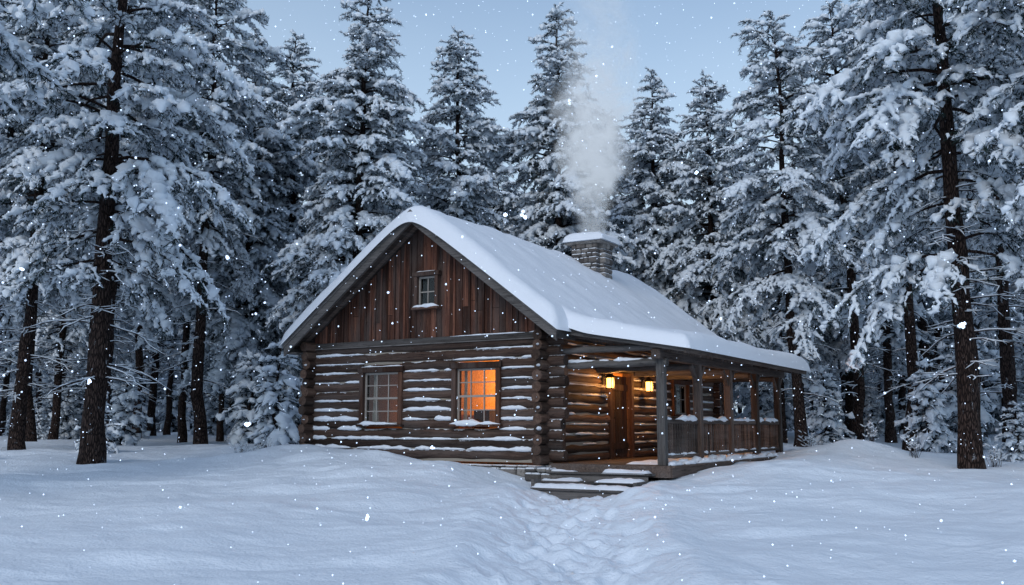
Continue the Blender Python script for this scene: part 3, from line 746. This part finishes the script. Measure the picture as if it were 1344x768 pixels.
# roof snow: rounded slab with a lip that bulges past the eaves
rs=MB()
def edge(d,w=.28): e=np.clip(d/w,0,1); return np.sqrt(1-(1-e)**2)
X,Y=np.meshgrid(np.linspace(xl-.12,xr+.1,120),np.linspace(y0-.12,y1+.08,140))
d=np.minimum(X-(xl-.12),xr+.1-X); d2=np.minimum(Y-(y0-.12),y1+.08-Y)
rz_=RZ-SL*(np.sqrt((X-RX)**2+.16)-.1)
thk=.43*(1+.25*fbm(X*.5,Y*.45)+.12*fbm(X*1.6,Y*1.6))
onp=sstep(Y,.1,.8)*(1-sstep(Y,8.7,9.4))
dd=np.minimum(np.where(X>-2,np.where(onp>.0,d+onp*2,d),d),d2)
grid(rs,X,Y,rz_-.06+thk*edge(dd,.34))
X,Y=np.meshgrid(np.linspace(-.9,PX1+.14,90),np.linspace(PY0-.12,PY1+.1,140))
zmain=RZ-SL*(X-RX); zpr=zp(X)
zz=np.maximum(zmain,zpr)+.07*np.exp(-((zmain-zpr)/.2)**2)
thk=.38*(1+.28*fbm(X*.5+3,Y*.45)+.12*fbm(X*1.6,Y*1.6))
dd=np.minimum(np.minimum(X+.9+.0,PX1+.14-X),np.minimum(Y-(PY0-.12),PY1+.1-Y))
grid(rs,X,Y,zz-.06+thk*edge(dd,.3)-np.where(X<-.2,.06,0))
rs.obj('roof_snow',[SNOW],cabin)
cm=MB(); cx,cy=-2.3,7.0; z=3.9
while z<6.95:
    hh=rng.uniform(.12,.2)
    for (ax_,a0,a1,c) in (('x',cx-.42,cx+.42,cy-.42),('x',cx-.42,cx+.42,cy+.42),('y',cy-.3,cy+.3,cx-.42),('y',cy-.3,cy+.3,cx+.42)):
        a=a0
        while a<a1-.03:
            w=min(rng.uniform(.14,.36),a1-a)
            if a1-a-w<.08: w=a1-a
            o=rng.uniform(-.03,.035)
            if ax_=='x': cm.box(a,a+w-.008,c-.13-o,c+.12+o,z,z+hh-.01,0,.004,.03)
            else: cm.box(c-.12-o,c+.13+o,a,a+w-.008,z,z+hh-.01,0,.004,.03)
            a+=w
    z+=hh
cm.box(cx-.6,cx+.6,cy-.6,cy+.6,6.95,7.05,0,0,.03)
cm.box(cx-.3,cx+.3,cy-.3,cy+.3,3.9,7.0)
cm.obj('stone_chimney',[STONE],cabin)
slab(sn,cx-.66,cx+.66,cy-.66,cy+.66,7.04,.3,.4,.2,.05,seed=9)
sn.obj('snow_on_ledges',[SNOW],cabin)

# ------------------------------------------------------------ chimney smoke (real volume)
sx,sy=to_world(cx,cy)
m,nt,out=newmat('smoke')
tc=nt.nodes.new('ShaderNodeTexCoord'); sp=nt.nodes.new('ShaderNodeSeparateXYZ')
wn=N(nt,'ShaderNodeTexNoise',i_Scale=.75,i_Detail=2.0); nt.links.new(tc.outputs['Object'],wn.inputs['Vector'])
vs=nt.nodes.new('ShaderNodeVectorMath'); vs.operation='SUBTRACT'; nt.links.new(wn.outputs['Color'],vs.inputs[0]); vs.inputs[1].default_value=(.5,.5,.5)
vm=nt.nodes.new('ShaderNodeVectorMath'); vm.operation='SCALE'; nt.links.new(vs.outputs[0],vm.inputs[0]); vm.inputs['Scale'].default_value=2.1
va=nt.nodes.new('ShaderNodeVectorMath'); va.operation='ADD'; nt.links.new(tc.outputs['Object'],va.inputs[0]); nt.links.new(vm.outputs[0],va.inputs[1])
nt.links.new(tc.outputs['Object'],sp.inputs[0]); s2=nt.nodes.new('ShaderNodeSeparateXYZ'); nt.links.new(va.outputs[0],s2.inputs[0])
z=sp.outputs[2]
wz=maprange(nt,z,0,2.5)
lx=math_(nt,'ADD',sp.outputs[0],math_(nt,'MULTIPLY',math_(nt,'SUBTRACT',s2.outputs[0],sp.outputs[0]),wz))
ly=math_(nt,'ADD',sp.outputs[1],math_(nt,'MULTIPLY',math_(nt,'SUBTRACT',s2.outputs[1],sp.outputs[1]),wz))
lx=math_(nt,'SUBTRACT',lx,math_(nt,'MULTIPLY',z,.05))
r_=math_(nt,'SQRT',math_(nt,'ADD',math_(nt,'MULTIPLY',lx,lx),math_(nt,'MULTIPLY',ly,ly)))
rw=math_(nt,'ADD',math_(nt,'MULTIPLY',maprange(nt,z,-1.0,4.0,0,1),1.2),.30)
q=math_(nt,'DIVIDE',r_,rw)
core=maprange(nt,q,1.0,.2)
nn=noise(nt,1.7,va.outputs[0],3,.65)
nf=maprange(nt,nn,.40,.60)
fade=math_(nt,'MULTIPLY',maprange(nt,z,6.6,3.2,.12,1),maprange(nt,z,0,4.0,3.4,1.2))
dn=math_(nt,'MULTIPLY',math_(nt,'MULTIPLY',core,math_(nt,'ADD',math_(nt,'MULTIPLY',nf,.9),.1)),math_(nt,'MULTIPLY',fade,2.6))
pv=nt.nodes.new('ShaderNodeVolumePrincipled'); pv.inputs['Color'].default_value=(.95,.97,1,1); pv.inputs['Anisotropy'].default_value=.0
pv.inputs['Emission Color'].default_value=(.76,.87,1,1); nt.links.new(math_(nt,'MULTIPLY',dn,.36),pv.inputs['Emission Strength'])  # added glow stands in for light scattered many times inside the smoke
nt.links.new(dn,pv.inputs['Density']); nt.links.new(pv.outputs[0],out.inputs['Volume'])
try: m.cycles.volume_step_rate=3.0
except Exception as e: print(e)
sm=MB(); sm.box(-1.7,2.1,-1.7,1.7,-.02,8.8); sm.obj('chimney_smoke',[m],loc=(sx,sy,7.15))

# ------------------------------------------------------------ falling snow
ico=np.array([[0,0,1]]+[[.894*math.cos(i*1.2566),.894*math.sin(i*1.2566),.447] for i in range(5)]+[[.894*math.cos(i*1.2566+.628),.894*math.sin(i*1.2566+.628),-.447] for i in range(5)]+[[0,0,-1]])
it_=[[0,1+i,1+(i+1)%5] for i in range(5)]+[[1+i,6+i,1+(i+1)%5] for i in range(5)]+[[1+(i+1)%5,6+i,6+(i+1)%5] for i in range(5)]+[[11,6+(i+1)%5,6+i] for i in range(5)]
m,nt,out=newmat('snowflake')
df_=N(nt,'ShaderNodeBsdfDiffuse'); df_.inputs[0].default_value=(.95,.97,1,1); tl=N(nt,'ShaderNodeBsdfTranslucent'); tl.inputs[0].default_value=(.95,.97,1,1)
ad=nt.nodes.new('ShaderNodeAddShader'); nt.links.new(df_.outputs[0],ad.inputs[0]); nt.links.new(tl.outputs[0],ad.inputs[1])
tr_=N(nt,'ShaderNodeBsdfTransparent'); a2=nt.nodes.new('ShaderNodeMixShader'); a2.inputs[0].default_value=.4
nt.links.new(ad.outputs[0],a2.inputs[1]); nt.links.new(tr_.outputs[0],a2.inputs[2])
nt.links.new(a2.outputs[0],out.inputs['Surface'])
fm=MB()
for i in range(4200):
    y=4+24*rng.random()**.75; x=rng.uniform(-.62,.62)*y; z=rng.uniform(.2,1.6+.55*y)
    s=rng.uniform(.0028,.0068)*(1+.04*y)
    fm.add(ico*s*rng.uniform(.8,1.15,3)+np.array([x,y,z]),None,it_,0,True)
for i in range(10):
    y=rng.uniform(3.6,6); x=rng.uniform(-.53,.53)*y; z=1.6+y*rng.uniform(-.16,.42)
    for k in range(4):
        fm.add(ico*rng.uniform(.006,.010)+np.array([x,y,z])+rng.normal(0,.005,3),None,it_,0,True)
fm.obj('falling_snow',[m])

# ------------------------------------------------------------ light, world, camera
SUN_EL,SUN_AZ=rad(34),rad(205)
w=D.worlds.new('World'); scene.world=w; w.use_nodes=True; nt=w.node_tree; nt.nodes.clear()
sky=nt.nodes.new('ShaderNodeTexSky'); sky.sky_type='NISHITA'; sky.sun_disc=False; sky.sun_elevation=SUN_EL; sky.sun_rotation=SUN_AZ; sky.altitude=200; sky.air_density=1.2; sky.dust_density=1.0; sky.ozone_density=2.0
tc=nt.nodes.new('ShaderNodeTexCoord'); sp=nt.nodes.new('ShaderNodeSeparateXYZ'); nt.links.new(tc.outputs['Generated'],sp.inputs[0])
cn=noise(nt,2.2,tc.outputs['Generated'],4,.5)
veil=math_(nt,'ADD',maprange(nt,sp.outputs[2],.10,.52,.97,.16),math_(nt,'MULTIPLY',math_(nt,'SUBTRACT',cn,.5),.4),True)
col=mixc(nt,sky.outputs[0],(4.2,5.3,6.4),veil)
bg=nt.nodes.new('ShaderNodeBackground'); bg.inputs['Strength'].default_value=.15; wo=nt.nodes.new('ShaderNodeOutputWorld')
nt.links.new(col,bg.inputs[0]); nt.links.new(bg.outputs[0],wo.inputs[0])
sl=D.lights.new('sun','SUN'); sl.energy=.75; sl.angle=rad(30); sl.color=(1,.98,.96)
so=D.objects.new('sun',sl); scene.collection.objects.link(so)
dirv=Vector((math.sin(SUN_AZ)*math.cos(SUN_EL),math.cos(SUN_AZ)*math.cos(SUN_EL),math.sin(SUN_EL)))
so.rotation_euler=(-dirv).to_track_quat('-Z','Y').to_euler()
cd=D.cameras.new('camera'); cd.lens=33.56; cd.sensor_width=36; cd.clip_end=2000
co=D.objects.new('camera',cd); scene.collection.objects.link(co); co.location=(0,0,1.6); co.rotation_euler=(rad(98),0,0)
scene.camera=co
print('polys',sum(len(m.polygons) for m in D.meshes))
